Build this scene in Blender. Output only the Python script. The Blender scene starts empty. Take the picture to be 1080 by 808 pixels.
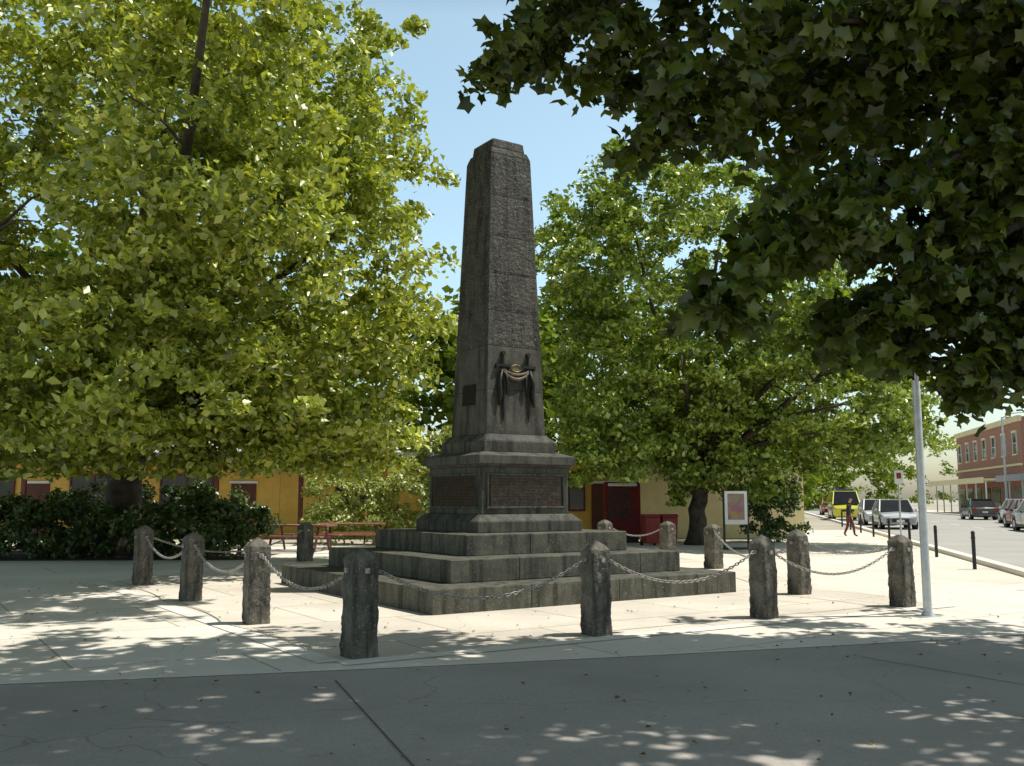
import bpy, bmesh, math, random
import numpy as np
from mathutils import Vector, Matrix, noise
random.seed(7)
R = np.random.default_rng(11)
sc = bpy.context.scene
COL = sc.collection

# ------------------------------------------------------------ helpers
def link(o, parent=None):
    COL.objects.link(o)
    if parent is not None: o.parent = parent
    return o
def empty(name, loc=(0,0,0), rz=0.0):
    e = bpy.data.objects.new(name, None); e.location = loc; e.rotation_euler = (0,0,rz)
    e.empty_display_size = .3
    return link(e)
def mk(name, verts, faces, mat=None, parent=None, smooth=False, loc=None, rz=0, bevel=0):
    me = bpy.data.meshes.new(name); me.from_pydata([tuple(v) for v in verts], [], faces); me.update()
    if smooth:
        me.polygons.foreach_set('use_smooth', [True]*len(me.polygons))
    if mat: me.materials.append(mat)
    o = bpy.data.objects.new(name, me)
    if loc: o.location = loc
    o.rotation_euler[2] = rz
    if bevel:
        b = o.modifiers.new('b','BEVEL'); b.width = bevel; b.segments = 2; b.limit_method='ANGLE'
    return link(o, parent)
def boxvf(cx,cy,cz,sx,sy,sz, tx=1.0, ty=1.0):
    hx,hy,hz = sx/2,sy/2,sz/2
    v=[(cx-hx,cy-hy,cz-hz),(cx+hx,cy-hy,cz-hz),(cx+hx,cy+hy,cz-hz),(cx-hx,cy+hy,cz-hz),
       (cx-hx*tx,cy-hy*ty,cz+hz),(cx+hx*tx,cy-hy*ty,cz+hz),(cx+hx*tx,cy+hy*ty,cz+hz),(cx-hx*tx,cy+hy*ty,cz+hz)]
    f=[(0,3,2,1),(4,5,6,7),(0,1,5,4),(1,2,6,5),(2,3,7,6),(3,0,4,7)]
    return v,f
def box(name,c,s,mat,parent=None,bevel=0,rz=0,tx=1.0,ty=1.0):
    v,f = boxvf(0,0,0,s[0],s[1],s[2],tx,ty)
    return mk(name,v,f,mat,parent,loc=c,rz=rz,bevel=bevel)
def merge(parts):
    V=[];F=[]
    for v,f in parts:
        o=len(V); V+=list(v); F+=[tuple(i+o for i in q) for q in f]
    return V,F
def tube(pts, rad, n=8, cap=True):
    pts=[Vector(p) for p in pts]; V=[];F=[]
    up=Vector((0.13,0.21,1)).normalized()
    for i,p in enumerate(pts):
        d=(pts[min(i+1,len(pts)-1)]-pts[max(i-1,0)]).normalized()
        a=d.cross(up)
        if a.length<.05: a=d.cross(Vector((1,0,0)))
        a.normalize(); b=d.cross(a)
        for k in range(n):
            t=2*math.pi*k/n
            V.append(p+(a*math.cos(t)+b*math.sin(t))*rad[i])
    for i in range(len(pts)-1):
        for k in range(n):
            F.append((i*n+k,i*n+(k+1)%n,(i+1)*n+(k+1)%n,(i+1)*n+k))
    if cap:
        F.append(tuple(range(n))[::-1]); F.append(tuple((len(pts)-1)*n+k for k in range(n)))
    return V,F
def cyl(cx,cy,z0,z1,r0,r1=None,n=16):
    return tube([(cx,cy,z0),(cx,cy,z1)],[r0,r0 if r1 is None else r1],n)

# ------------------------------------------------------------ materials
def newmat(name):
    m=bpy.data.materials.new(name); m.use_nodes=True
    nt=m.node_tree; return m,nt,nt.nodes['Principled BSDF']
def N(nt,t,**k):
    n=nt.nodes.new(t)
    for a,b in k.items(): setattr(n,a,b)
    return n
def mixc(nt,fac,a,b,mode='MIX'):
    m=N(nt,'ShaderNodeMix',data_type='RGBA',blend_type=mode)
    for s,v in ((m.inputs[0],fac),(m.inputs[6],a),(m.inputs[7],b)):
        if hasattr(v,'is_linked'): nt.links.new(v,s)
        elif isinstance(v,(int,float)): s.default_value=v
        else: s.default_value=(*v,1)
    return m.outputs[2]
def noise_fac(nt,vec,scale,lo,hi,detail=6,rough=.6):
    n=N(nt,'ShaderNodeTexNoise'); n.inputs['Scale'].default_value=scale
    n.inputs['Detail'].default_value=detail; n.inputs['Roughness'].default_value=rough
    nt.links.new(vec,n.inputs['Vector'])
    r=N(nt,'ShaderNodeMapRange'); r.inputs[1].default_value=lo; r.inputs[2].default_value=hi
    nt.links.new(n.outputs[0],r.inputs[0]); return r.outputs[0]
def bump(nt,h,strength,dist,b,prev=None):
    bn=N(nt,'ShaderNodeBump'); bn.inputs['Strength'].default_value=strength; bn.inputs['Distance'].default_value=dist
    nt.links.new(h,bn.inputs['Height'])
    if prev: nt.links.new(prev,bn.inputs['Normal'])
    if b: nt.links.new(bn.outputs[0],b.inputs['Normal'])
    return bn.outputs[0]
def M(name,c1,c2=None,scale=6,rough=.75,bs=.3,bd=.01,metal=0,spec=.4,big=None,bigscale=.5,bumpscale=None):
    m,nt,b=newmat(name); tc=N(nt,'ShaderNodeTexCoord').outputs['Object']
    c2=c2 or tuple(x*.75 for x in c1)
    f=noise_fac(nt,tc,scale,.35,.65,3)
    c=mixc(nt,f,c2,c1)
    nt.links.new(c,b.inputs['Base Color'])
    b.inputs['Roughness'].default_value=rough; b.inputs['Metallic'].default_value=metal
    b.inputs['Specular IOR Level'].default_value=spec
    if bs:
        h=noise_fac(nt,tc,bumpscale or scale*3,0,1,3,.7); bump(nt,h,bs,bd,b)
    return m

def leafmat(name,c1,c2,trans=.4,rough=.35,gloss=.05):
    m=bpy.data.materials.new(name); m.use_nodes=True; nt=m.node_tree; nt.nodes.remove(nt.nodes['Principled BSDF'])
    g=N(nt,'ShaderNodeNewGeometry'); rr=g.outputs['Random Per Island']
    c=mixc(nt,rr,c1,c2)
    d=N(nt,'ShaderNodeBsdfDiffuse'); nt.links.new(c,d.inputs['Color'])
    t=N(nt,'ShaderNodeBsdfTranslucent')
    c3=mixc(nt,1.0,c,(1.0,1.0,.3),'MULTIPLY'); nt.links.new(c3,t.inputs['Color'])
    mx=N(nt,'ShaderNodeMixShader'); mx.inputs[0].default_value=trans
    nt.links.new(d.outputs[0],mx.inputs[1]); nt.links.new(t.outputs[0],mx.inputs[2])
    out=mx.outputs[0]
    if gloss:
        gl=N(nt,'ShaderNodeBsdfGlossy'); gl.inputs['Roughness'].default_value=rough; gl.inputs['Color'].default_value=(1,1,.95,1)
        m2=N(nt,'ShaderNodeMixShader'); m2.inputs[0].default_value=gloss
        nt.links.new(out,m2.inputs[1]); nt.links.new(gl.outputs[0],m2.inputs[2]); out=m2.outputs[0]
    nt.links.new(out,nt.nodes['Material Output'].inputs['Surface'])
    return m

def stone(name,c1,c2,dark,rough_bump,pale=.5,bd=.02,sc2=9):
    m,nt,b=newmat(name); tc=N(nt,'ShaderNodeTexCoord').outputs['Object']
    f=noise_fac(nt,tc,5,.35,.65,4); c=mixc(nt,f,c2,c1)
    mp=N(nt,'ShaderNodeMapping'); mp.inputs['Scale'].default_value=(3,3,.45); nt.links.new(tc,mp.inputs[0])
    s=noise_fac(nt,mp.outputs[0],2.2,.46,.64,4); c=mixc(nt,s,c,dark)
    l=noise_fac(nt,tc,38,.60,.68,4); lm=N(nt,'ShaderNodeMath',operation='MULTIPLY'); lm.inputs[1].default_value=pale
    nt.links.new(l,lm.inputs[0]); c=mixc(nt,lm.outputs[0],c,(.36,.35,.28))
    nt.links.new(c,b.inputs['Base Color']); b.inputs['Roughness'].default_value=.8
    b.inputs['Specular IOR Level'].default_value=.4
    h=noise_fac(nt,tc,sc2,.2,.8,5,.65); p=bump(nt,h,rough_bump,bd,None)
    h2=noise_fac(nt,tc,70,.2,.8,2,.7); bump(nt,h2,.35,.004,b,p)
    return m
st_smooth=stone('stone_dressed',(.096,.093,.074),(.062,.060,.048),(.028,.027,.022),.25,.3,.008)
st_rough=stone('stone_rockfaced',(.100,.098,.080),(.055,.053,.043),(.027,.026,.021),.9,.9,.035,22)
st_step=stone('stone_steps',(.115,.112,.080),(.074,.072,.053),(.036,.035,.027),.45,.5,.012)
st_boll=stone('stone_bollard',(.19,.17,.13),(.09,.08,.063),(.04,.036,.029),.9,.7,.03,18)
bronze=M('bronze_plaque',(.07,.048,.03),(.03,.023,.017),9,.45,.6,.01,.5,bumpscale=45)
bronze_dk=M('bronze_relief',(.03,.026,.021),(.016,.014,.012),14,.5,.4,.005,.4)
gold=M('gilded_badge',(.22,.17,.085),(.11,.085,.045),20,.5,.2,.003,.3)
iron=M('chain_iron',(.42,.40,.36),(.24,.21,.18),30,.5,.3,.002,.3)
galv=M('galvanised_steel',(.62,.64,.65),(.50,.52,.53),12,.4,.1,.002,.4)
bark=M('bark',(.09,.07,.05),(.035,.027,.02),5,.9,.9,.03,bumpscale=12)
bark_pale=M('bark_plane',(.085,.07,.05),(.035,.028,.02),4,.85,.7,.02)
ochre=M('ochre_render',(.74,.47,.11),(.64,.40,.09),3,.85,.2,.004)
cream=M('cream_render',(.84,.72,.42),(.76,.64,.36),2,.85,.2,.004)
brown=M('brown_timber',(.13,.04,.028),(.08,.025,.018),10,.6,.3,.004)
roofm=M('roof_metal',(.07,.066,.06),(.05,.047,.043),2,.7,.1,.01,spec=.2)
glass=M('window_glass',(.02,.025,.03),(.012,.015,.018),2,.08,0,spec=.8)
white=M('white_paint',(.78,.78,.76),(.70,.70,.67),6,.5,.1,.002)
black=M('black_paint',(.02,.02,.022),(.012,.012,.012),10,.45,.1,.002)
joint=M('joint_filler',(.12,.11,.095),(.07,.065,.055),10,.9,0)
redp=M('red_paint',(.26,.018,.018),(.18,.012,.012),6,.5,.1,.002)
timber_r=M('red_timber',(.34,.15,.10),(.22,.09,.06),12,.6,.3,.004)
rubber=M('rubber',(.02,.02,.02),(.012,.012,.012),20,.85,.2,.002)
soil=M('garden_soil',(.07,.05,.035),(.04,.028,.02),8,.95,.8,.03)

# ------------------------------------------------------------ ground materials
def groundmat(name,c1,c2,dark,cracks=True,brick=None,rz=0,bigs=.35,stain=.45):
    m,nt,b=newmat(name); tc=N(nt,'ShaderNodeTexCoord').outputs['Object']
    f=noise_fac(nt,tc,55,.3,.7,3,.75); c=mixc(nt,f,c2,c1)
    g=noise_fac(nt,tc,bigs,.40,.66,6,.62); gm=N(nt,'ShaderNodeMath',operation='MULTIPLY'); gm.inputs[1].default_value=stain
    nt.links.new(g,gm.inputs[0]); c=mixc(nt,gm.outputs[0],c,dark)
    sp=noise_fac(nt,tc,7,.62,.72,3); sm=N(nt,'ShaderNodeMath',operation='MULTIPLY'); sm.inputs[1].default_value=.4
    nt.links.new(sp,sm.inputs[0]); c=mixc(nt,sm.outputs[0],c,dark)
    if cracks:
        ns=N(nt,'ShaderNodeTexNoise'); ns.inputs['Scale'].default_value=1.3; nt.links.new(tc,ns.inputs['Vector'])
        va=N(nt,'ShaderNodeVectorMath',operation='MULTIPLY_ADD'); nt.links.new(ns.outputs[1],va.inputs[0]); va.inputs[1].default_value=(.8,.8,0); nt.links.new(tc,va.inputs[2])
        v=N(nt,'ShaderNodeTexVoronoi',feature='DISTANCE_TO_EDGE'); v.inputs['Scale'].default_value=.22; nt.links.new(va.outputs[0],v.inputs['Vector'])
        r=N(nt,'ShaderNodeMapRange'); r.inputs[1].default_value=.0005; r.inputs[2].default_value=.002; r.inputs[3].default_value=.35; r.inputs[4].default_value=0
        nt.links.new(v.outputs['Distance'],r.inputs[0]); c=mixc(nt,r.outputs[0],c,tuple(x*.4 for x in dark))
    if brick:
        mp=N(nt,'ShaderNodeMapping'); mp.inputs['Rotation'].default_value=(0,0,-rz); nt.links.new(tc,mp.inputs[0])
        bt=N(nt,'ShaderNodeTexBrick'); nt.links.new(mp.outputs[0],bt.inputs['Vector'])
        bt.inputs['Scale'].default_value=1; bt.inputs['Brick Width'].default_value=brick[0]; bt.inputs['Row Height'].default_value=brick[1]
        bt.inputs['Mortar Size'].default_value=brick[2]; bt.inputs['Mortar Smooth'].default_value=.2
        bt.inputs['Color1'].default_value=(1,1,1,1); bt.inputs['Color2'].default_value=(.90,.88,.86,1); bt.inputs['Mortar'].default_value=(.5,.47,.44,1)
        c=mixc(nt,1.0,c,bt.outputs['Color'],'MULTIPLY')
    nt.links.new(c,b.inputs['Base Color']); b.inputs['Roughness'].default_value=.9; b.inputs['Specular IOR Level'].default_value=.25
    return m
ANG=math.radians(33.4)
g_base=groundmat('ground_gravel',(.50,.45,.36),(.40,.36,.28),(.30,.27,.21),False)
g_plaza=groundmat('plaza_concrete',(.84,.78,.67),(.72,.665,.57),(.47,.43,.36),brick=(3.1,2.4,.012),rz=ANG)
g_pave=groundmat('memorial_paving',(.78,.71,.60),(.64,.58,.485),(.40,.36,.30),brick=(1.9,1.9,.014),rz=ANG,stain=.6)
g_strip=groundmat('kerb_concrete',(.82,.77,.68),(.74,.69,.60),(.55,.51,.43),False)
g_asph=groundmat('path_asphalt',(.50,.455,.40),(.35,.32,.28),(.27,.245,.215),stain=.6)
g_road=groundmat('road_asphalt',(.46,.44,.40),(.36,.345,.31),(.27,.255,.23),False)

def sheet(name,pts,z,mat):
    return mk(name,[(x,y,z) for x,y in pts],[tuple(range(len(pts)))],mat)
sheet('ground',[(-400,-60),(400,-60),(400,700),(-400,700)],0,g_base)
sheet('plaza_pavement',[(-30,-12),(11,-12),(11,20.2),(17.6,46),(14,46),(9,33),(-30,33)],.004,g_plaza)
def V2(a,b): return Vector((a,b))
p0=V2(-14,6.6); p2=V2(12,13.4)
edge=[]
for i in range(25):
    t=i/24; edge.append(p0*(1-t)**2+V2(-1.5,7.7)*2*t*(1-t)+p2*t*t)
sheet('foreground_path',[(-14,-10),(12,-10)]+[(p.x,p.y) for p in reversed(edge)],.008,g_asph)
w=.09
V=[];F=[]
for i,p in enumerate(edge):
    V+=[(p.x,p.y,.012),(p.x,p.y+w,.012)]
for i in range(24): F.append((2*i,2*i+2,2*i+3,2*i+1))
mk('path_edging',V,F,g_strip)
sheet('memorial_paving',[(-1.55,9.15),(6.2,13.9),(5.4,17.5),(4.9,22.5),(4.3,25.4),(1.6,26),(-5.4,24.6),(-7.5,17.6)],.0085,g_pave)
def strip(name,a,b,wd,z,mat):
    a=Vector(a);b=Vector(b);d=(b-a).normalized();n=V2(-d.y,d.x)*wd/2
    return sheet(name,[tuple(a-n),tuple(b-n),tuple(b+n),tuple(a+n)],z,mat)
strip('paving_border',(-1.6,9.12),(6.3,13.93),.24,.0125,g_strip)
strip('paving_border',(-1.72,9.2),(-7.6,17.7),.24,.0125,g_strip)
strip('path_joint',(-1.5,8.3),(0.4,3.0),.012,.0125,joint)
strip('path_joint',(-5.2,7.6),(-7.4,3.0),.012,.0125,joint)
strip('path_joint',(3.4,9.5),(7.0,3.6),.012,.0125,joint)

sd=V2(.243,.970); sn=V2(.970,-.243)
def rp(s,o):
    p=V2(10.6,20)+sd*s+sn*o; return (p.x,p.y)
sheet('road',[rp(-40,0),rp(-40,12),rp(260,12),rp(260,0)],.004,g_road)
sheet('footpath',[rp(-40,12.3),rp(-40,16.6),rp(260,16.6),rp(260,12.3)],.006,g_plaza)
def prismstrip(name,s0,s1,o0,o1,z0,z1,mat):
    q=[rp(s0,o0),rp(s0,o1),rp(s1,o1),rp(s1,o0)]
    v=[(x,y,z0) for x,y in q]+[(x,y,z1) for x,y in q]
    return mk(name,v,[(0,3,2,1),(4,5,6,7),(0,1,5,4),(1,2,6,5),(2,3,7,6),(3,0,4,7)],mat,bevel=.015)
prismstrip('kerb',-40,200,-.28,0,-.02,.11,g_strip)
prismstrip('kerb',-40,200,12,12.28,-.02,.11,g_strip)
vs=[];fs=[]
for k in range(30):
    s=-35+k*6
    vs+= [(*rp(s,5.94),.008),(*rp(s,6.06),.008),(*rp(s+2.5,6.06),.008),(*rp(s+2.5,5.94),.008)]; fs.append(tuple(range(4*k,4*k+4)))
mk('lane_markings',vs,fs,white)

# ------------------------------------------------------------ memorial
mon=empty('war_memorial_obelisk',(-.25,16.72,0),ANG)
def course(name,z0,z1,s0,s1,mat,bv=.012):
    v,f=boxvf(0,0,(z0+z1)/2,s0,s0,z1-z0,s1/s0,s1/s0)
    return mk(name,v,f,mat,mon,bevel=bv)
def step(name,z0,z1,s,inner,nb):
    parts=[]; g=.006
    L=s; wd=(s-inner)/2+.25
    for side in range(4):
        bl=(L-wd)/nb
        for k in range(nb):
            x0=-L/2+k*bl+g/2; x1=x0+bl-g
            v,f=boxvf((x0+x1)/2,-L/2+wd/2,(z0+z1)/2+random.uniform(-.002,.002),x1-x0,wd,z1-z0)
            a=side*math.pi/2; c,s_=math.cos(a),math.sin(a)
            parts.append(([(x*c-y*s_,x*s_+y*c,z) for x,y,z in v],f))
    V,F=merge(parts); mk(name,V,F,st_step,mon,bevel=.014)
    course(name+'_core',z0,z1-.006,inner+.1,inner+.1,st_step,0)
step('step_1',0,.34,5.7,4.42,3)
step('step_2',.34,.67,4.42,3.17,3)
step('step_3',.67,.99,3.17,2.06,2)
course('pedestal_base_lower',.99,1.17,2.10,2.10,st_smooth)
course('pedestal_base_upper',1.17,1.28,2.08,1.84,st_smooth)
course('pedestal_die',1.28,2.06,1.76,1.76,st_smooth)
course('cornice_bed',2.06,2.10,1.80,1.86,st_smooth,.004)
course('cornice',2.10,2.25,1.95,1.95,st_smooth)
course('cornice_weathering',2.25,2.31,1.93,1.55,st_smooth,.004)
course('shaft_plinth',2.31,2.50,1.46,1.46,st_smooth)
course('shaft_plinth_splay',2.50,2.62,1.44,1.24,st_smooth)
zs=[2.62,3.38,4.14,4.76,5.42,6.10,6.84,7.62]
def wid(z): return 1.20+(0.84-1.20)*(z-2.62)/(7.66-2.62)
for i in range(len(zs)-1):
    a,b_=zs[i]+.003,zs[i+1]-.003
    rough=i>=2
    n=26
    bm=bmesh.new()
    v,f=boxvf(0,0,(a+b_)/2,wid(a),wid(a),b_-a,wid(b_)/wid(a),wid(b_)/wid(a))
    bv=[bm.verts.new(p) for p in v]
    for q in f: bm.faces.new([bv[k] for k in q])
    bmesh.ops.subdivide_edges(bm,edges=bm.edges[:],cuts=n,use_grid_fill=True)
    bm.normal_update()
    for vv in bm.verts:
        x,y,z=vv.co; h=wid(z)/2
        ed=min(h-min(abs(x),abs(y)) if abs(abs(x)-abs(y))>1e-9 else 0, z-a, b_-z)
        m_=max(0,min(1,ed/.05))
        amp=.009 if rough else .0015
        d=noise.fractal(Vector((x*16,y*16,z*16+i*3)),.8,2.1,4)
        if max(abs(x),abs(y))>h-.003:
            nrm=vv.normal.copy(); nrm.z*=.2
            vv.co+=nrm*(m_*(d*amp+amp*.4)-(1-m_)*.004)
    me=bpy.data.meshes.new('shaft_course'); bm.to_mesh(me); bm.free(); me.materials.append(st_rough if rough else st_smooth)
    link(bpy.data.objects.new('shaft_course_%d'%(i+1),me),mon)
course('shaft_top_splay',7.62,7.75,.845,.75,st_rough,.02)
course('shaft_cap',7.75,7.93,.70,.66,st_rough,.025)
course('shaft_cap_top',7.93,7.98,.64,.40,st_rough,.02)
for k in range(4):
    pl=bpy.data.objects.new('pedestal_plaque_%d'%k,None); link(pl,mon); pl.rotation_euler[2]=k*math.pi/2
    box('plaque_panel',(0,-.885,1.66),(1.42,.02,.50),bronze,pl,.004)
    for (cx,cz,sx,sz) in ((0,1.93,1.56,.035),(0,1.39,1.56,.035),(-.765,1.66,.03,.50),(.765,1.66,.03,.50)):
        box('plaque_frame',(cx,-.8925,cz),(sx,.035,sz),st_smooth,pl,.006)
    parts=[]
    for r in range(9):
        x=-.66
        while x<.64:
            wl=random.uniform(.05,.13)
            if random.random()<.85: parts.append(boxvf(x+wl/2,-.8965,1.86-r*.048,wl,.004,.018))
            x+=wl+.03
    v,f=merge(parts); mk('plaque_lettering',v,f,bronze_dk,pl)
tl=math.atan((1.20-.84)/2/(7.66-2.62))
pq=box('shaft_plaque',(-(wid(3.32)/2+.008),0.02,3.32),(.022,.42,.36),bronze_dk,mon,.006); pq.rotation_euler[1]=tl
rel=bpy.data.objects.new('sword_relief',None); link(rel,mon); rel.location=(0,-(wid(3.4)/2+.012),3.40); rel.rotation_euler[0]=-tl
for sx in (-.27,.25):
    parts=[]
    parts.append(([(-.036,-.0,.38),(.036,0,.38),(.028,0,-.42),(0,0,-.58),(-.028,0,-.42),(0,-.035,.38),(0,-.03,-.42)],
                  [(0,5,6,4),(5,1,2,6),(4,6,3),(6,2,3),(0,4,3,2,1),(0,1,5)]))
    parts.append(boxvf(0,-.02,.40,.26,.045,.045))
    parts.append(boxvf(-.13,-.02,.385,.04,.05,.07)); parts.append(boxvf(.13,-.02,.385,.04,.05,.07))
    parts.append(tube([(0,-.02,.41),(0,-.02,.50),(0,-.02,.58)],[.022,.028,.020],8))
    parts.append(tube([(0,-.055,.61),(0,.01,.61)],[.04,.04],12))
    v,f=merge(parts); mk('sword',[(x+sx,y,z) for x,y,z in v],f,bronze_dk,rel)
def swag(x0,x1,z0,z1,sag,r):
    pts=[];rd=[]
    for i in range(15):
        t=i/14; pts.append((x0+(x1-x0)*t,-.03,z0+(z1-z0)*t-sag*4*t*(1-t))); rd.append(r*(.6+.7*math.sin(math.pi*t)))
    return tube(pts,rd,8)
v,f=merge([swag(-.27,.25,.30,.30,.13,.026),swag(-.27,.25,.33,.33,.08,.022)])
mk('drapery_swag',v,f,M('verdigris_drape',(.17,.14,.09),(.08,.066,.045),16,.6,.3,.004,.2),rel,True)
v,f=merge([tube([(-.30,-.03,.33),(-.36,-.035,.1),(-.34,-.03,-.12),(-.37,-.02,-.30)],[.025,.04,.042,.015]),
           tube([(.28,-.03,.33),(.34,-.035,.1),(.32,-.03,-.12),(.35,-.02,-.30)],[.025,.04,.042,.015]),
           tube([(-.22,-.03,.31),(-.20,-.035,.1),(-.22,-.03,-.10)],[.02,.028,.012]),
           tube([(.20,-.03,.31),(.18,-.035,.1),(.20,-.03,-.10)],[.02,.028,.012])])
mk('drapery_tails',v,f,bronze_dk,rel,True)
v,f=merge([tube([(-.01+.10*math.cos(a),-.03,.36+.06*math.sin(a)) for a in [i*math.pi/8 for i in range(17)]],[.014]*17,6),
           boxvf(-.01,-.02,.36,.15,.02,.08)])
mk('wreath_badge',v,f,gold,rel)

# ------------------------------------------------------------ bollards
def bollard(x,y,h=1.05,wd=.29,seed=0,rz=None):
    rr=random.Random(seed); V=[];F=[]; n=36; levels=30
    ph=rr.uniform(0,50); lean=(rr.uniform(-.015,.015),rr.uniform(-.015,.015))
    zsb=[-.02]+[h*.90*i/levels for i in range(1,levels+1)]+[h*.915,h*.95,h*.98,h]
    sc_=[1.06]+[1.03-.08*i/levels for i in range(1,levels+1)]+[.88,.64,.36,.08]
    for z,s in zip(zsb,sc_):
        for k in range(n):
            t=2*math.pi*k/n; c,s2=math.cos(t),math.sin(t)
            p=9.0; r=(abs(c)**p+abs(s2)**p)**(-1/p)*wd/2*s
            d=noise.fractal(Vector((c*3.2+ph,s2*3.2,z*13)),.7,2.1,5)
            d2=noise.noise(Vector((c*1.3+ph,s2*1.3,z*3)))
            r*=1+.075*d+.07*d2
            V.append((c*r+lean[0]*z,s2*r+lean[1]*z,z+.012*noise.noise(Vector((c*2+ph,s2*2,z*3)))))
    L=len(zsb)
    for i in range(L-1):
        for k in range(n): F.append((i*n+k,i*n+(k+1)%n,(i+1)*n+(k+1)%n,(i+1)*n+k))
    F.append(tuple((L-1)*n+k for k in range(n)))
    e=empty('stone_bollard',(x,y,0),(ANG if rz is None else rz)+rr.uniform(-.06,.06))
    mk('post',V,F,st_boll,e,False)
    v,f=merge([boxvf(0,-wd/2-.002,h*.80,.05,.03,.05),boxvf(0,wd/2+.002,h*.80,.05,.03,.05),boxvf(-wd/2-.002,0,h*.80,.03,.05,.05),boxvf(wd/2+.002,0,h*.80,.03,.05,.05)])
    mk('chain_eyes',v,f,iron,e)
BP=dict(A=(-1.50,9.55,1.05,.29),B=(.96,11.03,1.06,.27),C=(3.27,12.57,1.06,.275),D=(5.59,13.86,1.02,.275),
        E=(-3.17,12.01,1.05,.285),F=(-4.86,14.61,1.03,.28),G=(-6.62,17.28,1.06,.29),H=(4.64,15.60,1.04,.28),
        I=(4.43,21.15,.98,.32),J=(3.96,24.4,.96,.33),K=(2.35,24.2,1.0,.32),L=(-5.08,23.6,.95,.33))
for i,(k,b) in enumerate(BP.items()): bollard(b[0],b[1],b[2],b[3],i+3)
def chain(a,b,sag):
    a=BP[a];b=BP[b]
    pa=Vector((a[0],a[1],a[2]*.81));pb=Vector((b[0],b[1],b[2]*.81))
    d=(pb-pa).normalized(); pa+=d*.15; pb-=d*.15
    Lc=(pb-pa).length; nl=int(Lc*1.08/.054)
    ring=[]
    for k in range(10):
        t=2*math.pi*k/10; ring.append((math.cos(t)*.036,math.sin(t)*.017))
    V=[];F=[]
    def P(t): p=pa.lerp(pb,t); p.z-=sag*4*t*(1-t); return p
    for i in range(nl):
        t=(i+.5)/nl; c=P(t); dd=(P(min(1,t+.01))-P(max(0,t-.01))).normalized()
        sd_=dd.cross(Vector((0,0,1))).normalized(); up=sd_.cross(dd)
        u=(sd_*.75+up*.66) if i%2 else (sd_*-.66+up*.75)
        nn=dd.cross(u).normalized(); o=len(V); m=5
        for k,(px,py) in enumerate(ring):
            cen=c+dd*px+u*py; rad=(dd*px*.5+u*py).normalized()
            for j in range(m):
                s=2*math.pi*j/m; V.append(cen+(rad*math.cos(s)+nn*math.sin(s))*.0072)
        for k in range(10):
            for j in range(m):
                F.append((o+k*m+j,o+k*m+(j+1)%m,o+((k+1)%10)*m+(j+1)%m,o+((k+1)%10)*m+j))
    mk('bollard_chain',V,F,iron,None,True)
for a,b,s in (('A','B',.36),('B','C',.33),('C','D',.33),('A','E',.30),('E','F',.30),('F','G',.28),('G','L',.4),('D','H',.12),('H','I',.40),('K','J',.2)):
    chain(a,b,s)

# ------------------------------------------------------------ foliage engine
KITE=(np.array([(0,-.5,0),(.36,-.05,.10),(0,.55,-.08),(-.36,-.05,.10)]),[(0,1,2),(0,2,3)])
def maple():
    pr=[(-90,.20),(-50,.50),(-16,.40),(24,.64),(54,.43),(90,.76),(126,.43),(156,.64),(196,.40),(230,.50)]
    v=[(0,0,.08)]
    for a,r in pr:
        a=math.radians(a); v.append((r*math.cos(a),r*math.sin(a),-.32*r*r+.02))
    return np.array(v),[(0,i+1,(i+1)%10+1) for i in range(10)]
MAPLE=maple()
def leaves(name,P,Nn,S,tmpl,mat,parent=None):
    T,Fc=tmpl; n=len(P); k=len(T)
    Nn=Nn/np.linalg.norm(Nn,axis=1,keepdims=True)
    a=R.normal(size=(n,3)); a-= (a*Nn).sum(1,keepdims=True)*Nn; a/=np.linalg.norm(a,axis=1,keepdims=True)
    b=np.cross(Nn,a)
    bend=R.uniform(.2,2.2,n); asp=R.uniform(.75,1.1,n)
    Vv=(P[:,None,:]+S[:,None,None]*(T[None,:,0,None]*a[:,None,:]*asp[:,None,None]+T[None,:,1,None]*b[:,None,:]+(T[None,:,2,None]*bend[:,None,None])*Nn[:,None,:]))
    Vv=Vv.reshape(-1,3).astype(np.float32)
    fa=np.array(Fc); F=(fa[None]+(np.arange(n)*k)[:,None,None]).reshape(-1,3)
    me=bpy.data.meshes.new(name); me.vertices.add(len(Vv)); me.vertices.foreach_set('co',Vv.ravel())
    me.loops.add(F.size); me.loops.foreach_set('vertex_index',F.ravel().astype(np.int32))
    me.polygons.add(len(F)); me.polygons.foreach_set('loop_start',np.arange(0,F.size,3,dtype=np.int32))
    me.update(calc_edges=True); me.materials.append(mat)
    return link(bpy.data.objects.new(name,me),parent)
def ell_clumps(cen,rad,n,lo=.55,lump=.16):
    d=R.normal(size=(n,3)); d/=np.linalg.norm(d,axis=1,keepdims=True)
    r=R.uniform(lo**2,1,n)**.5
    ph=R.uniform(0,6,3)
    l=1+lump*(np.sin(d[:,0]*5+ph[0])*np.sin(d[:,1]*6+ph[1])+np.sin(d[:,2]*7+ph[2])*.7)
    return np.array(cen)+d*r[:,None]*l[:,None]*np.array(rad), d
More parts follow.
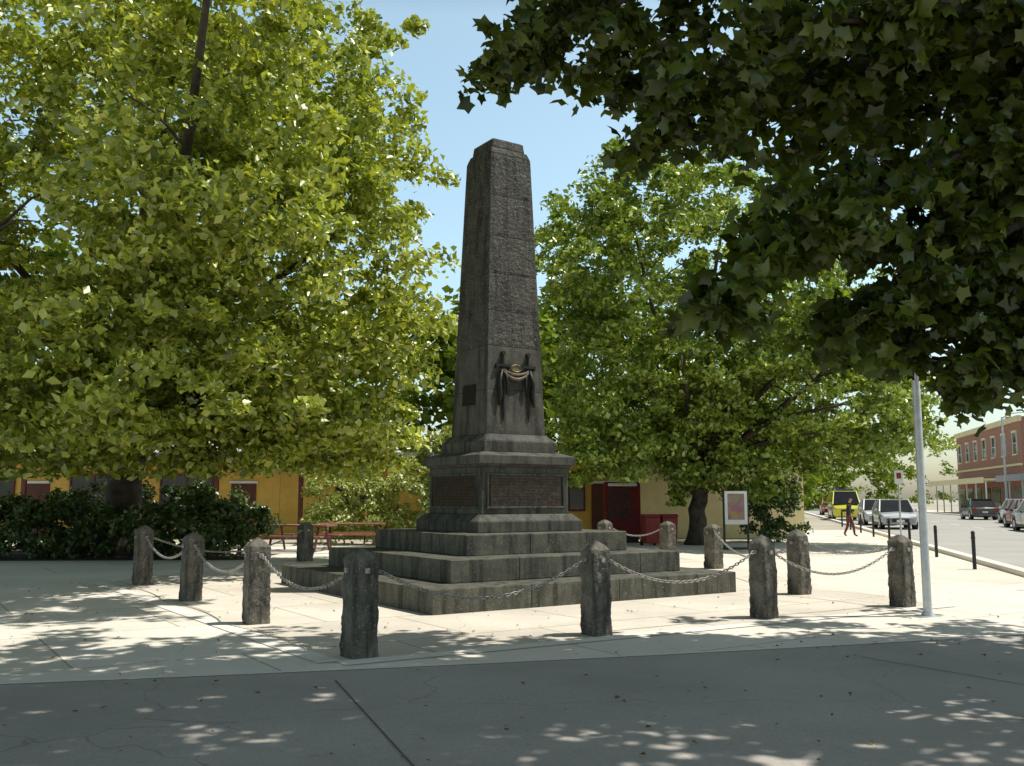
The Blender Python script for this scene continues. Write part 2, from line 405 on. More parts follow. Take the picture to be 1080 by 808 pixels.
def clump_leaves(C,D,per,cr,flat=.5,up=.9,out=.3,rnd=.75,zmin=None):
    n=len(C); k=R.integers(int(per*.4),int(per*1.6),n)
    idx=np.repeat(np.arange(n),k); m=len(idx)
    rr=R.uniform(cr[0],cr[1],n)[idx]
    q=R.normal(size=(m,3)); q/=np.linalg.norm(q,axis=1,keepdims=True); q*= (R.uniform(0,1,m)**.5)[:,None]
    q=q*rr[:,None]*np.array([1,1,flat])
    q[:,2]-=.35*(q[:,0]**2+q[:,1]**2)/rr
    P=C[idx]+q
    Nn=np.array([.2,-.12,up])+D[idx]*out+R.normal(size=(m,3))*rnd
    if zmin is not None:
        z=P[:,2]>zmin; P=P[z];Nn=Nn[z]
    return P,Nn
def limbs(base,rbase,fork,targets,mat,parent,name='limbs',seed=1,k=.36):
    rr=random.Random(seed); parts=[]
    fork=Vector(fork)
    for t in targets:
        t=Vector(t); mid=fork.lerp(t,.45)+Vector((rr.uniform(-.5,.5),rr.uniform(-.5,.5),rr.uniform(.2,1.1)))
        pts=[];rd=[]
        for i in range(9):
            s=i/8; p=fork*(1-s)**2+mid*2*s*(1-s)+t*s*s
            p+=Vector((rr.uniform(-1,1),rr.uniform(-1,1),rr.uniform(-1,1)))*.10*s
            pts.append(p);rd.append(rbase*k*(1-s)**.8+.012)
        parts.append(tube(pts,rd,7,False))
        for j in range(3):
            s0=pts[rr.randint(3,7)]; e=s0+Vector((rr.uniform(-1.6,1.6),rr.uniform(-1.6,1.6),rr.uniform(-.2,1.4)))
            parts.append(tube([s0,s0.lerp(e,.5)+Vector((0,0,.15)),e],[.04,.025,.008],5,False))
    v,f=merge(parts); mk(name,v,f,mat,parent,True)
def trunk(base,fork,r0,r1,mat,parent,seed=1):
    b=Vector(base);f_=Vector(fork); pts=[];rd=[]; rr=random.Random(seed)
    for i in range(9):
        s=i/8; p=b.lerp(f_,s)
        if 0<i<8: p+=Vector((rr.uniform(-.06,.06),rr.uniform(-.06,.06),0))
        pts.append(p); rd.append(r1+(r0-r1)*(1-s)+r0*.45*max(0,1-s*6))
    v,f=tube(pts,rd,16); mk('trunk',v,f,mat,parent,True)

lf_plane=leafmat('leaf_plane_tree',(.13,.19,.018),(.64,.68,.12),.33,.35,.07)
lf_mid=leafmat('leaf_oak',(.085,.155,.018),(.46,.56,.09),.31,.35,.06)
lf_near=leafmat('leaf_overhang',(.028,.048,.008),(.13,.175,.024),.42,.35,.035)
lf_dark=leafmat('leaf_shrub',(.04,.075,.02),(.13,.19,.05),.2)
lf_light=leafmat('leaf_light_shrub',(.22,.27,.05),(.56,.60,.2),.35)
lf_far=leafmat('leaf_distant',(.10,.15,.025),(.28,.36,.06),.25,.6,0)

def tree(name,base,fork,r0,ells,clump_r,per,size,lmat,bmat,ntarg=14,tmpl=KITE,zmin=None,seed=1,lo=.55,flat=.5,rnd=.8):
    e=empty(name,(0,0,0)); trunk(base,fork,r0,r0*.72,bmat,e,seed)
    Cs=[];Ds=[]
    for c,r,n in ells:
        a,b=ell_clumps(c,r,n,lo); Cs.append(a);Ds.append(b)
    C=np.concatenate(Cs);D=np.concatenate(Ds)
    if zmin is not None:
        k=C[:,2]>zmin; C=C[k];D=D[k]
    P,Nn=clump_leaves(C,D,per,clump_r,flat,zmin=zmin,rnd=rnd)
    S=R.uniform(size*.55,size*1.3,len(P))
    leaves('crown',P,Nn,S,tmpl,lmat,e)
    ti=R.choice(len(C),ntarg,replace=False)
    limbs(base,r0,fork,[C[i] for i in ti],bmat,e,seed=seed)
    return e
tree('plane_tree',(-10.6,26,-.1),(-10.3,25.6,3.6),.54,
     [((-11.0,22.5,9.4),(8.0,7.6,6.8),590),((-12.5,19,5.6),(6.0,4.5,3.0),170),((-5.2,22,6.8),(3.9,4.8,3.8),220),
      ((-8.2,18.5,4.0),(4.0,3,1.6),110),((-3.9,22,4.6),(2.0,3,1.9),80),((-11.5,21,3.5),(4.5,2.4,1.3),110),((-7.0,21.5,3.4),(3.0,2.0,1.1),70),
      ((-8.6,21.5,2.9),(4.6,1.4,.7),90),((-4.4,23.5,3.1),(2.5,1.8,.9),60),
      ((-6.0,17.0,7.4),(2.8,2.8,1.9),75),((-14,24,14),(7,7,4),120),((-6.6,24,11.8),(4.2,5,2.7),140),((-4.4,22.5,10.0),(2.5,3,1.7),60),
      ((-10.5,18.5,9.5),(2.4,2.5,2.2),70),
      ((-6.0,17,10.6),(2.6,2.4,1.0),50),((-2.6,13.6,11.2),(3.4,2.6,.8),85)],
     (.32,.80),88,.195,lf_plane,bark_pale,20,zmin=1.95,seed=3,rnd=.9)
tree('oak_tree',(6.1,31.8,-.1),(6.2,31.5,2.4),.32,
     [((6.2,31,8.6),(5.2,5.0,4.9),450),((10.2,31,5.4),(4.0,4.4,2.9),200),((4.0,31.0,5.0),(3.2,3.6,3.0),150),((3.0,32,10.4),(2.3,3,2.6),80),
      ((6.8,31.4,3.2),(3.8,1.8,1.8),140),((11.8,30.6,4.6),(1.9,2.5,2.0),60),((2.8,29.6,3.2),(1.8,1.8,1.2),45)],
     (.33,.74),85,.19,lf_mid,bark,16,zmin=1.3,seed=5,rnd=.9)
# ------------ overhanging near tree
nt_=empty('overhanging_plane_tree')
trunk((9.2,9.6,-.1),(9.0,9.5,4.2),.42,.30,bark_pale,nt_,9)
mains=[[(9,9.5,4.2),(6.6,9.2,7.0),(3.6,8.9,7.3),(1.5,8.8,6.6),(.3,8.8,6.1),(-.1,8.8,5.75)],
 [(9,9.5,4.2),(6.4,8.8,6.2),(3.6,8.4,5.7),(2.2,8.4,5.2),(1.3,8.3,4.95)],
 [(9,9.5,4.2),(6.2,8.4,5.4),(3.7,8.1,4.5),(2.4,8.0,3.8),(1.6,8.0,3.15)],
 [(9,9.5,4.2),(6.4,8.8,4.9),(4.6,8.6,4.0),(3.6,8.5,3.3),(2.9,8.5,3.0)],
 [(9,9.5,4.0),(6.6,8.7,4.2),(4.9,8.6,3.3),(4.2,8.6,2.65)],
 [(9,9.5,4.2),(6.8,8.9,4.4),(5.3,8.8,3.4),(4.4,8.9,2.6)],
 [(9,9.5,4.2),(6.6,9.2,4.9),(5.0,9.2,4.0),(4.0,9.2,3.3),(3.75,9.1,2.95)],
 [(9,9.5,4.2),(6.2,8.6,5.3),(4.6,8.4,4.7),(3.2,8.3,4.2),(2.6,8.3,3.9)],
 [(9,9.5,4.2),(6.4,9.4,5.4),(5.0,9.3,4.6),(3.9,9.2,4.1)],
 [(9,9.5,4.2),(6.0,7.8,5.8),(3.4,7.4,5.6),(2.0,7.3,5.3)],
 [(9,9.5,4.2),(7,10.4,6.2),(4.4,10.6,6.2),(2.2,10.4,6.2),(.9,10.2,6.4)],
 [(9,9.5,4.2),(6.8,9.4,5.2),(5.2,9.6,4.2),(4.6,9.7,3.4)]]
parts=[];LC=[]
rr=random.Random(4)
for mi,mp_ in enumerate(mains):
    pts=[Vector(p) for p in mp_]; dense=[]
    for i in range(len(pts)-1):
        for j in range(6): dense.append(pts[i].lerp(pts[i+1],j/6)+Vector((rr.uniform(-.05,.05),rr.uniform(-.05,.05),rr.uniform(-.05,.05))))
    dense.append(pts[-1]); n=len(dense)
    parts.append(tube(dense,[.08*(1-i/n)**1.1+.007 for i in range(n)],7,False))
    for i in range(8,n):
        for _ in range(3):
            s=dense[i]; fall=.45 if i>n-6 else .8
            e=s+Vector((rr.uniform(-.8,.6)*fall,rr.uniform(-.8,.8),rr.uniform(-.55,.45)*fall))
            parts.append(tube([s,s.lerp(e,.5)+Vector((0,0,.07)),e],[.010,.007,.003],4,False))
            for q in (.45,.75,1): LC.append(s.lerp(e,q))
v,f=merge(parts); mk('branches',v,f,bark,nt_,True)
LC=np.array(LC); D=R.normal(size=LC.shape)*.3
P1,N1=clump_leaves(LC,D,11,(.14,.30),.8,.6,.2,.85)
Cc=[];Dd=[]
for c,r,n in [((5.0,9,6.3),(3.2,2.3,1.9),280),((1.2,7.3,9.1),(6.8,4.6,.9),560),((7.5,9.5,7.5),(4,4,2.6),110)]:
    a,b=ell_clumps(c,r,n,.2,.12); Cc.append(a);Dd.append(b)
C=np.concatenate(Cc);D=np.concatenate(Dd)
P2,N2=clump_leaves(C,D,36,(.3,.6),.55,.8,.2,.7)
P=np.concatenate([P1,P2]);Nn=np.concatenate([N1,N2])
S=np.concatenate([R.uniform(.09,.19,len(P1)),R.uniform(.12,.22,len(P2))])
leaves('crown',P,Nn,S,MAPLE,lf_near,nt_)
limbs((9,9.5,4),.42,(9,9.5,4.2),[C[i] for i in R.choice(len(C),16,replace=False)],bark,nt_,'upper_limbs',8,k=.2)

def shrub(name,ells,per,size,mat,cr=(.2,.42),seed=1):
    e=empty(name); Cs=[];Ds=[]
    for c,r,n in ells:
        a,b=ell_clumps(c,r,n,.5,.15); Cs.append(a);Ds.append(b)
    C=np.concatenate(Cs);D=np.concatenate(Ds); k=C[:,2]>.1;C=C[k];D=D[k]
    P,Nn=clump_leaves(C,D,per,cr,.7,.7,.6,.7,zmin=.03)
    leaves('foliage',P,Nn,R.uniform(size*.6,size*1.3,len(P)),KITE,mat,e)
    rr=random.Random(seed); parts=[]
    c0=Vector(ells[0][0])
    for i in range(8):
        t=C[R.integers(len(C))]; b=Vector((c0.x+(t[0]-c0.x)*.6,c0.y+(t[1]-c0.y)*.6,-.05))
        parts.append(tube([b,b.lerp(Vector(t),.5),Vector(t)],[.03,.02,.008],5,False))
    v,f=merge(parts); mk('stems',v,f,bark,e)
sheet('garden_bed',[(-22,23.2),(-6.6,24.0),(-6.4,27),(-7,31),(-22,31)],.01,soil)
shrub('garden_shrub',[((-12.3,25,.8),(2.0,1.0,.95),80),((-15.5,25,.8),(2.2,1,.95),60)],60,.15,lf_dark)
shrub('garden_shrub',[((-8.4,24.8,.8),(2.1,.9,.9),100)],60,.15,lf_dark)
shrub('garden_shrub',[((-10.6,27.8,1.0),(3.8,.9,1.1),140)],50,.16,lf_dark)
shrub('light_shrub',[((-5.2,32,1.2),(1.5,1.0,1.35),80),((-3.4,32,1.5),(1.1,.9,1.5),60),((-6.4,33,1.5),(.8,.8,1.3),40)],60,.13,lf_light)
shrub('corner_shrub',[((9.2,33.6,1.3),(1.1,.9,1.3),70)],60,.14,lf_dark)
shrub('wall_creeper',[((-2.4,34.5,2.6),(1.6,.5,1.7),70)],60,.16,lf_light)

Cs=[];Ds=[]
for c,r,n in [((-4,52,6.5),(9,5,7),200),((6,56,7),(9,5,7.5),150),((-22,50,8),(12,5,9),120),((18,75,5),(6,5,6),100),
              ((30,120,5.5),(14,6,7),120),((46,132,5.5),(9,6,6.5),110),((46,170,7),(26,8,8),100),((90,190,7),(30,8,9),90),((-60,70,8),(30,8,11),120)]:
    a,b=ell_clumps(c,r,n,.6); Cs.append(a);Ds.append(b)
C=np.concatenate(Cs);D=np.concatenate(Ds); k=C[:,2]>.3; C=C[k];D=D[k]
P,Nn=clump_leaves(C,D,50,(.9,1.9),.6,zmin=.1)
leaves('distant_trees',P,Nn,R.uniform(.35,.8,len(P)),KITE,lf_far)

n=520; P=np.stack([R.uniform(-9,7,n),R.uniform(5,18,n),np.full(n,.025)],1)
Nn=np.array([0,0,1.])+R.normal(size=(n,3))*.2
leaves('fallen_leaves',P,Nn,R.uniform(.02,.055,n),KITE,leafmat('leaf_dead',(.12,.08,.04),(.24,.18,.09),.1,.8,0))

# ------------------------------------------------------------ buildings
cb=empty('community_building',(0,37.0,0))
def wallrun(x0,x1,mat,tag):
    box('wall_'+tag,((x0+x1)/2,4,1.55),(x1-x0,8,3.1),mat,cb)
wallrun(-30,-9.0,ochre,'west'); wallrun(-8.99,4.2,ochre,'middle'); wallrun(4.21,11.3,cream,'east')
v=[(-31,-1.0,2.9),(12,-1.0,2.9),(12,9,2.9),(-31,9,2.9),(-27,4,3.5),(8.5,4,3.5)]
mk('roof',v,[(0,1,5,4),(1,2,5),(2,3,4,5),(3,0,4),(3,2,1,0)],roofm,cb)
box('gutter',(-9.5,-1.06,2.88),(43,.1,.14),brown,cb)
for x in [-27,-22.5,-18.5,-14.5,-11.2,-8,-3.2,0.6,4.2]:
    box('verandah_post',(x,-.85,1.4),(.16,.16,2.8),brown,cb,.01)
for x,wd in [(-25,2.4),(-20.4,2.2),(-16.2,1.8),(-12.6,2.0),(-6,1.6),(-1.2,2.2),(2.2,1.2)]:
    box('window_pane',(x,-.03,1.75),(wd,.05,1.3),glass,cb)
    for sx in (-wd/2,0,wd/2): box('window_mullion',(x+sx,-.05,1.75),(.07,.09,1.42),brown,cb)
    for sz in (1.07,2.43): box('window_rail',(x,-.052,sz),(wd+.07,.1,.07),brown,cb)
for x in (-18.4,-10.4,3.55):
    box('door',(x,-.03,1.05),(.95,.06,2.1),brown,cb); box('door_frame',(x,-.02,2.15),(1.1,.08,.1),white,cb)

M_brick,nt,b=newmat('red_brick'); tc=N(nt,'ShaderNodeTexCoord').outputs['Object']
sx=N(nt,'ShaderNodeSeparateXYZ'); nt.links.new(tc,sx.inputs[0]); ad=N(nt,'ShaderNodeMath',operation='ADD'); nt.links.new(sx.outputs[0],ad.inputs[0]); nt.links.new(sx.outputs[1],ad.inputs[1])
cm=N(nt,'ShaderNodeCombineXYZ'); nt.links.new(ad.outputs[0],cm.inputs[0]); nt.links.new(sx.outputs[2],cm.inputs[1])
bt=N(nt,'ShaderNodeTexBrick'); nt.links.new(cm.outputs[0],bt.inputs['Vector']); bt.inputs['Scale'].default_value=1
bt.inputs['Brick Width'].default_value=.23; bt.inputs['Row Height'].default_value=.085; bt.inputs['Mortar Size'].default_value=.008
bt.inputs['Color1'].default_value=(.42,.17,.10,1); bt.inputs['Color2'].default_value=(.32,.12,.075,1); bt.inputs['Mortar'].default_value=(.35,.3,.25,1)
nt.links.new(bt.outputs[0],b.inputs['Base Color']); b.inputs['Roughness'].default_value=.85
def shop(name,s0,L,h,mat,trim,o=16.8):
    x,y=rp(s0,o); e=empty(name,(x,y,0),math.atan2(sd.y,sd.x))
    box('walls',(L/2,-6,h/2),(L,12,h),mat,e)
    box('parapet',(L/2,.06,h-.15),(L+.1,.34,.5),trim,e,.02)
    box('string_course',(L/2,.05,h*.52),(L,.2,.2),trim,e)
    box('roof',(L/2,-6.2,h+.05),(L-.5,11,.12),roofm,e)
    box('awning',(L/2,1.55,3.1),(L-.3,3.0,.16),trim,e); box('awning_fascia',(L/2,3.08,3.05),(L-.3,.06,.5),trim,e)
    n=max(3,int(L/3.6))
    for i in range(n):
        cx=(i+.5)*L/n
        box('upper_window',(cx,.02,h*.74),(1.15,.06,1.7),glass,e)
        for q in (-.62,.62): box('window_jamb',(cx+q,.04,h*.74),(.1,.12,1.9),white,e)
        box('window_sill',(cx,.07,h*.74-.98),(1.5,.2,.12),trim,e); box('window_head',(cx,.05,h*.74+1.0),(1.5,.16,.2),trim,e)
        box('window_bar',(cx,.055,h*.74),(1.1,.05,.06),white,e)
        box('shop_window',(cx,.02,1.5),(L/n-.9,.06,2.0),glass,e)
        box('shop_post',(cx-L/n/2+.2,2.9,1.5),(.1,.1,3.0),white,e)
    for cx in (L*.2,L*.75): box('chimney',(cx,-4,h+.7),(.9,.7,1.5),mat,e,.02)
    for cy in (-3,-7): 
        box('side_window',(-.02,cy,h*.72),(.06,1.1,1.6),glass,e); box('side_sill',(-.06,cy,h*.72-.9),(.16,1.4,.12),trim,e)
shop('brick_shop_building',66,26,8.4,M_brick,cream)
shop('rendered_shop_building',40,22,6.2,white,M('trim_grey',(.4,.4,.42)))

# ------------------------------------------------------------ street furniture
e=empty('steel_sign_pole',(5.48,12.77,0))
v,f=merge([cyl(0,0,0,4.6,.055,.048,18),cyl(0,0,0,.06,.085,.07,18),boxvf(0,0,.004,.26,.26,.014)]); mk('pole',v,f,galv,e)
v,f=merge([cyl(0,0,4.6,4.68,.055,.02,18),boxvf(0,-.03,4.3,.16,.04,.03)]); mk('cap',v,f,galv,e)
for (px,py) in [rp(s,-.75) for s in (-4,.8,5.2,9.5,14,18.5,23,27.5,32)]:
    e=empty('steel_street_bollard',(px,py,0))
    v,f=merge([cyl(0,0,0,.78,.04,.04,14),cyl(0,0,.78,.83,.05,.025,14),cyl(0,0,.66,.70,.046,.046,14)]); mk('post',v,f,black,e)
def streetpole(s,o,h,name='street_light'):
    x,y=rp(s,o); e=empty(name,(x,y,0),math.atan2(sd.y,sd.x))
    parts=[cyl(0,0,0,h,.09,.06,12),tube([(0,0,h-.1),(0,-.6,h+.25),(0,-1.6,h+.35)],[.05,.04,.035],8),boxvf(0,-1.9,h+.33,.22,.7,.12)]
    v,f=merge(parts); mk('pole_and_arm',v,f,galv,e)
streetpole(55,12.8,7.5); streetpole(90,12.8,7.5)
x,y=rp(13,-.5); e=empty('parking_sign',(x,y,0))
v,f=cyl(0,0,0,2.5,.03,.03,10); mk('post',v,f,galv,e); box('plate',(0,-.035,2.25),(.3,.02,.45),white,e,.004); box('symbol',(0,-.048,2.3),(.16,.006,.2),redp,e)
def bin_(x,y,rz):
    e=empty('red_litter_bin',(x,y,0),rz)
    v,f=boxvf(0,0,.5,.46,.48,.84,1.14,1.14); mk('body',v,f,redp,e,bevel=.03)
    v,f=boxvf(0,.0,.97,.57,.6,.09,.9,.86); mk('lid',v,f,redp,e,bevel=.025)
    for sx in (-.22,.22):
        v,f=tube([(sx-.03,.24,.10),(sx+.03,.24,.10)],[.10,.10],14); mk('wheel',v,f,rubber,e)
    v,f=tube([(-.26,.36,.93),(.26,.36,.93)],[.018,.018],8); mk('handle',v,f,redp,e)
bin_(4.5,31.2,.2); bin_(5.12,31.4,.1)
e=empty('red_vending_panel',(3.85,33.5,0))
box('cabinet',(0,0,1.15),(1.25,.5,1.9),M('dark_red',(.18,.015,.015),(.12,.01,.01)),e,.03); box('display',(-.1,-.26,1.35),(.8,.02,1.1),M('display_dark',(.10,.03,.03),(.05,.02,.02)),e); box('legs',(0,0,.1),(1.1,.4,.2),black,e); box('sign_strip',(0,-.262,2.0),(1.0,.02,.10),white,e)
e=empty('information_board',(6.78,29.0,0))
for sx in (-.36,.36): box('leg',(sx,0,.9),(.06,.06,1.8),black,e,.005)
box('frame',(0,-.04,1.25),(.68,.05,1.0),white,e,.006)
pm,nt,b=newmat('poster_print'); tc=N(nt,'ShaderNodeTexCoord').outputs['Object']
vv=N(nt,'ShaderNodeTexVoronoi'); vv.inputs['Scale'].default_value=5; nt.links.new(tc,vv.inputs['Vector'])
cc=mixc(nt,.86,vv.outputs['Color'],(.26,.14,.11)); nt.links.new(cc,b.inputs['Base Color'])
box('poster',(0,-.07,1.28),(.50,.01,.78),pm,e); box('foot',(0,0,.03),(.8,.4,.05),black,e)
def picnic(x,y,rz):
    e=empty('picnic_table',(x,y,0),rz)
    for i in range(5): box('top_plank',(0,-.32+i*.16,.75),(2.0,.145,.045),timber_r,e,.005)
    for sy in (-.72,.72):
        for k in (-.075,.075): box('seat_plank',(0,sy+k,.45),(2.0,.135,.045),timber_r,e,.005)
    for sx in (-.7,.7):
        v,f=merge([tube([(sx,-.25,.73),(sx,-.55,0)],[.035,.035],6),tube([(sx,.25,.73),(sx,.55,0)],[.035,.035],6),boxvf(sx,0,.40,.06,1.6,.06),boxvf(sx,0,.70,.06,.72,.05)])
        mk('frame',v,f,brown,e)
picnic(-4.9,29.6,.15); picnic(-6.2,28.0,-.2)
sheet('concrete_pad',[(-8.4,26.6),(-3.6,27.0),(-3.8,31),(-8.2,30.6)],.0125,g_strip)

# ------------------------------------------------------------ vehicles
def paint(name,c):
    m=M(name,c,tuple(x*.92 for x in c),1,.28,0,spec=.6); m.node_tree.nodes['Principled BSDF'].inputs['Coat Weight'].default_value=.6; return m
lampm=M('headlamp',(.7,.7,.68),rough=.15,bs=0); tailm=M('tail_lamp',(.4,.02,.02),rough=.2,bs=0)
def loft(st,name,mat,parent):
    V=[];F=[];k=len(st[0][1])
    for x,sec in st:
        for y,z in sec: V.append((x,y,z))
        for y,z in reversed(sec): V.append((x,-y,z))
    m=2*k
    for i in range(len(st)-1):
        for j in range(m): F.append((i*m+j,i*m+(j+1)%m,(i+1)*m+(j+1)%m,(i+1)*m+j))
    F.append(tuple(range(m))[::-1]);F.append(tuple((len(st)-1)*m+j for j in range(m)))
    o=mk(name,V,F,mat,parent,False)
    b=o.modifiers.new('b','BEVEL');b.width=.04;b.segments=3;b.limit_method='ANGLE';b.angle_limit=math.radians(25)
    return o
def car(name,x,y,rz,pm_,kind='hatch'):
    e=empty(name,(x,y,0),rz); van=kind=='van'
    H=2.0 if van else 1.46; W=.95 if van else .87; L=4.9 if van else 4.3; h=L/2
    def sec(w,z0,z1,zt): return [(w*.90,z0),(w,z0+.16),(w,z1-.16),(w*.93,z1),(0,zt)]
    hb=1.05 if van else .80
    loft([(-h,sec(W*.86,.36,hb*.98,hb)),(-h+.12,sec(W*.97,.24,hb+.06,hb+.1)),(-h+.7,sec(W,.2,hb+.10,hb+.12)),(0,sec(W,.2,hb+.06,hb+.1)),
          (h-1.2,sec(W,.2,hb+.02,hb+.07)),(h-.5,sec(W*.98,.22,hb-.06,hb)),(h-.1,sec(W*.92,.26,hb-.14,hb-.1)),(h,sec(W*.80,.36,hb-.25,hb-.2))],'body',pm_,e)
    b0=hb+.06
    if van: cs=[(-h+.06,b0),(-h+.18,H-.04),(h-1.55,H),(h-.75,b0)]
    else: cs=[(-h+.25,b0),(-h+.85,H-.05),(.15,H),(h-1.15,b0)]
    (xa,za),(xb,zb),(xc,zc),(xd,zd)=cs
    wr=W*.76; wb=W*.93
    V=[(xa,wb,za),(xb,wr,zb),(xc,wr,zc),(xd,wb,zd),(xa,-wb,za),(xb,-wr,zb),(xc,-wr,zc),(xd,-wb,zd)]
    F=[(0,1,2,3),(7,6,5,4),(0,4,5,1),(1,5,6,2),(2,6,7,3),(3,7,4,0)]
    mk('cabin_glass',V,F,glass,e)
    mk('roof',boxvf((xb+xc)/2,0,(zb+zc)/2+.012,xc-xb+.12,wr*2+.04,.05)[0],boxvf(0,0,0,1,1,1)[1],pm_,e,bevel=.02)
    pr=[]
    for sgn in (1,-1):
        for (p,q) in ((V[0],V[1]),(V[3],V[2]),(((xa+xd)/2-.1,wb,za),((xb+xc)/2-.1,wr,zb+.01))):
            pr.append(tube([(p[0],sgn*(p[1]+.006),p[2]),(q[0],sgn*(q[1]+.006),q[2])],[.045,.04],6))
    v,f=merge(pr); mk('pillars',v,f,pm_,e)
    for wx in (-h+.78,h-.85):
        for sy in (1,-1):
            v,f=tube([(wx,sy*(W-.22),.32),(wx,sy*(W-.03),.32),(wx,sy*(W+.005),.32)],[.32,.32,.28],20); mk('tyre',v,f,rubber,e)
            v,f=tube([(wx,sy*(W-.01),.32),(wx,sy*(W+.015),.32)],[.20,.18],14); mk('wheel_hub',v,f,galv,e)
            v,f=tube([(wx,sy*(W-.2),.34),(wx,sy*(W+.001),.34)],[.38,.38],20); mk('wheel_arch',v,f,black,e)
    for sy in (1,-1):
        box('headlamp',(h-.12,sy*W*.68,hb-.22),(.16,.34,.14),lampm,e,.02); box('tail_lamp',(-h+.05,sy*W*.75,hb-.12),(.12,.2,.3),tailm,e,.02)
        box('mirror',(xd-.35,sy*(W+.06),hb+.14),(.12,.16,.12),pm_,e,.03)
        box('door_line',(.05,sy*(W+.001),.62),(.012,.006,.7),black,e); box('sill',(0,sy*(W-.02),.25),(L*.5,.06,.1),black,e)
    box('grille',(h-.02,0,hb-.36),(.05,W*.9,.16),black,e,.01); box('front_plate',(h+.015,0,.42),(.02,.36,.12),white,e); box('rear_plate',(-h-.005,0,.55),(.02,.36,.12),white,e)
    box('rear_bumper',(-h+.02,0,.38),(.14,W*1.7,.2),pm_ if not van else black,e,.03)
    return e
sa=math.atan2(sd.y,sd.x)
silver=paint('silver_paint',(.55,.56,.58)); wht=paint('car_white',(.78,.78,.78)); redc=paint('car_red',(.38,.02,.025)); yel=paint('hi_vis_yellow',(.72,.68,.03)); blu=paint('police_blue',(.02,.05,.3)); dk=paint('car_dark',(.03,.035,.05))
def park(name,s,o,mat,kind='hatch',flip=0): x,y=rp(s,o); return car(name,x,y,sa+flip,mat,kind)
park('parked_car',30,1.6,silver,flip=math.pi); park('parked_car',37,1.6,wht,flip=math.pi)
yv=park('patrol_van',49,.9,yel,'van',math.pi)
for i in range(8):
    for sgn in (1,-1): box('check_panel',(-2+i*.5,sgn*.956,.75+.1*(i%2)),(.25,.012,.2),blu,yv)
box('light_bar',(.6,0,2.1),(.3,1.2,.12),blu,yv,.02)
park('parked_car',60,1.6,wht,flip=math.pi); park('parked_car',70,1.6,redc,flip=math.pi)
park('parked_car',27,7.6,wht); park('parked_car',33,8.6,redc); park('parked_car',42,10.4,wht); park('parked_car',53,10.4,dk)

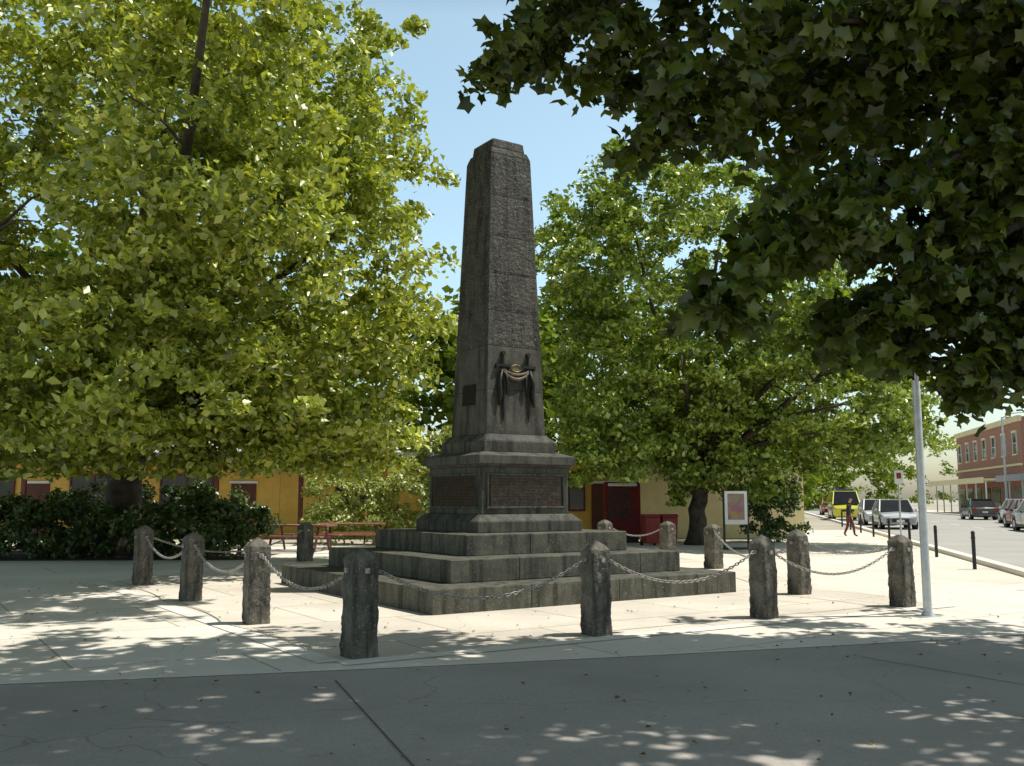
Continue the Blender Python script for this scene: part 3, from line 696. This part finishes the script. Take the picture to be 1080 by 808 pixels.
# ------------------------------------------------------------ pedestrian
def person(x,y,rz,hs=1.0):
    e=empty('pedestrian',(x,y,0),rz); e.scale=(hs,hs,hs)
    J={'pel':(0,0,.92,.135,.10),'wst':(0,.0,1.06,.12,.09),'chs':(0,.03,1.28,.155,.105),'nk0':(0,.05,1.43,.07,.06),'nk1':(0,.07,1.49,.05,.05),
       'hd':(0,.09,1.60,.078,.092),'hd2':(0,.09,1.68,.06,.07),
       'sl':(-.17,.04,1.38,.058,.055),'el':(-.23,-.08,1.12,.042,.042),'wl':(-.22,.02,.90,.028,.026),
       'sr':(.17,.04,1.38,.058,.055),'er':(.23,.10,1.13,.042,.042),'wr':(.20,.28,.99,.028,.026),
       'hl':(-.09,0,.88,.09,.09),'kl':(-.10,.16,.50,.066,.066),'al':(-.10,.20,.10,.046,.046),'tl':(-.10,.34,.03,.03,.024),
       'hr':(.09,0,.88,.09,.09),'kr':(.10,-.02,.48,.066,.066),'ar':(.10,-.18,.12,.046,.046),'tr':(.10,-.08,.03,.03,.022)}
    ks=list(J); E=[('pel','wst'),('wst','chs'),('chs','nk0'),('nk0','nk1'),('nk1','hd'),('hd','hd2'),('chs','sl'),('sl','el'),('el','wl'),('chs','sr'),('sr','er'),('er','wr'),
        ('pel','hl'),('hl','kl'),('kl','al'),('al','tl'),('pel','hr'),('hr','kr'),('kr','ar'),('ar','tr')]
    me=bpy.data.meshes.new('b'); me.from_pydata([J[k][:3] for k in ks],[(ks.index(a),ks.index(b)) for a,b in E],[])
    o=bpy.data.objects.new('tmp',me); COL.objects.link(o)
    o.modifiers.new('s','SKIN'); sb=o.modifiers.new('d','SUBSURF'); sb.levels=2; sb.render_levels=2
    for i,k in enumerate(ks):
        sv=me.skin_vertices[0].data[i]; sv.radius=(J[k][3],J[k][4]); sv.use_root=(k=='pel')
    dg=bpy.context.evaluated_depsgraph_get(); dg.update()
    m2=bpy.data.meshes.new_from_object(o.evaluated_get(dg)); bpy.data.objects.remove(o)
    skin=M('skin',(.55,.33,.24),bs=0,rough=.5); top=M('black_jumper',(.02,.02,.024),scale=20); pants=M('dark_red_trousers',(.12,.03,.03),scale=20); hair=M('brown_hair',(.05,.03,.02),scale=30); shoe=M('shoe',(.03,.03,.03))
    m2.materials.clear()
    for q in (skin,top,pants,hair,shoe): m2.materials.append(q)
    for p in m2.polygons:
        c=p.center; p.use_smooth=True
        if c.z>1.64 or (c.z>1.54 and c.y<.085): p.material_index=3
        elif c.z>1.46: p.material_index=0
        elif c.z>.93 and not (abs(c.x)>.19 and c.z<.95): p.material_index=1
        elif abs(c.x)>.17: p.material_index=0
        elif c.z>.11: p.material_index=2
        else: p.material_index=4
    ob=bpy.data.objects.new('body',m2); link(ob,e)
    for (wx,wy,wz,sg,dy) in ((-.22,.02,.90,-1,.1),(.20,.28,.99,1,.55)):
        parts=[]
        d=Vector((0,dy,-1)).normalized()
        w0=Vector((wx,wy,wz)); palm=w0+d*.085
        parts.append(tube([w0,w0+d*.03,palm],[.026,.036,.034],8))
        for k,(off,ln) in enumerate(((-.026,.07),(-.009,.08),(.009,.075),(.026,.06))):
            s=palm+Vector((0,off,0)); parts.append(tube([s,s+d*ln*.5+Vector((-sg*.006,0,0)),s+d*ln+Vector((-sg*.022,0,0))],[.009,.008,.006],6))
        s=w0+d*.03+Vector((0,.03,0)); parts.append(tube([s,s+d*.03+Vector((0,.025,0)),s+d*.065+Vector((0,.032,0))],[.011,.01,.007],6))
        v,f=merge(parts); mk('hand',v,f,skin,e,True)
    v,f=merge([tube([(0,.165,1.615),(0,.195,1.585),(0,.17,1.575)],[.008,.013,.006],6),tube([(-.078,.09,1.62),(-.086,.08,1.59)],[.016,.012],6),tube([(.078,.09,1.62),(.086,.08,1.59)],[.016,.012],6)])
    mk('nose_and_ears',v,f,skin,e)
    v,f=merge([tube([(sx,.165,1.615),(sx,.176,1.615)],[.01,.008],8) for sx in (-.03,.03)]); mk('eyes',v,f,black,e)
    box('mouth',(0,.168,1.548),(.04,.012,.008),redp,e)
person(13.5,38.4,math.radians(235),.92)

# ------------------------------------------------------------ light, sky, camera
az=V2(.99,.10).normalized(); el=math.radians(65)
sv=Vector((az.x*math.cos(el),az.y*math.cos(el),math.sin(el)))
L=bpy.data.lights.new('sun','SUN'); L.energy=5.0; L.angle=math.radians(.5); L.color=(1,.97,.90)
so=bpy.data.objects.new('sun',L); so.rotation_euler=(-sv).to_track_quat('-Z','Y').to_euler(); COL.objects.link(so)
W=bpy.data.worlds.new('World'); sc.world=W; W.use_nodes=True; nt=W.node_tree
sk=nt.nodes.new('ShaderNodeTexSky'); sk.sky_type='NISHITA'; sk.sun_disc=False; sk.sun_elevation=el; sk.sun_rotation=math.atan2(az.x,az.y)
sk.air_density=1.0; sk.dust_density=1.6; sk.ozone_density=1.0
# added sky gain by height: boosted in view, darkened overhead to cut ambient fill
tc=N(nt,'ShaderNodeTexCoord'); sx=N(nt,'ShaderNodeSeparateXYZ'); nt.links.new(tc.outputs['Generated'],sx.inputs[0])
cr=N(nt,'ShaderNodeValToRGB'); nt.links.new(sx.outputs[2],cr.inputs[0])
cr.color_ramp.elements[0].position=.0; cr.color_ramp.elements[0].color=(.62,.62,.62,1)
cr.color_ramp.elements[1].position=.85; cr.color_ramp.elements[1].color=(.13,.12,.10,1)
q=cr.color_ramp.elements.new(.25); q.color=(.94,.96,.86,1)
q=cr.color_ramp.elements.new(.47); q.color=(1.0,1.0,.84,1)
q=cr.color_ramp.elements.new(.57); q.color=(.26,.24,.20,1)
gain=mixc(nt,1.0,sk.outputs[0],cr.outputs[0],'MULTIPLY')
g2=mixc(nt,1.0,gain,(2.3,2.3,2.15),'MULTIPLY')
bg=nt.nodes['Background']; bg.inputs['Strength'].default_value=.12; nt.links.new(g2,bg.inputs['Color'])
cam=bpy.data.cameras.new('camera'); co=bpy.data.objects.new('camera',cam); COL.objects.link(co)
co.location=(0,0,1.55); co.rotation_euler=(math.radians(90+6.9),0,0)
cam.sensor_width=36; cam.lens=36*1000/1080; cam.clip_end=2000; cam.clip_start=.05
sc.camera=co
sc.view_settings.view_transform='Standard'; sc.view_settings.look='None'; sc.view_settings.exposure=0
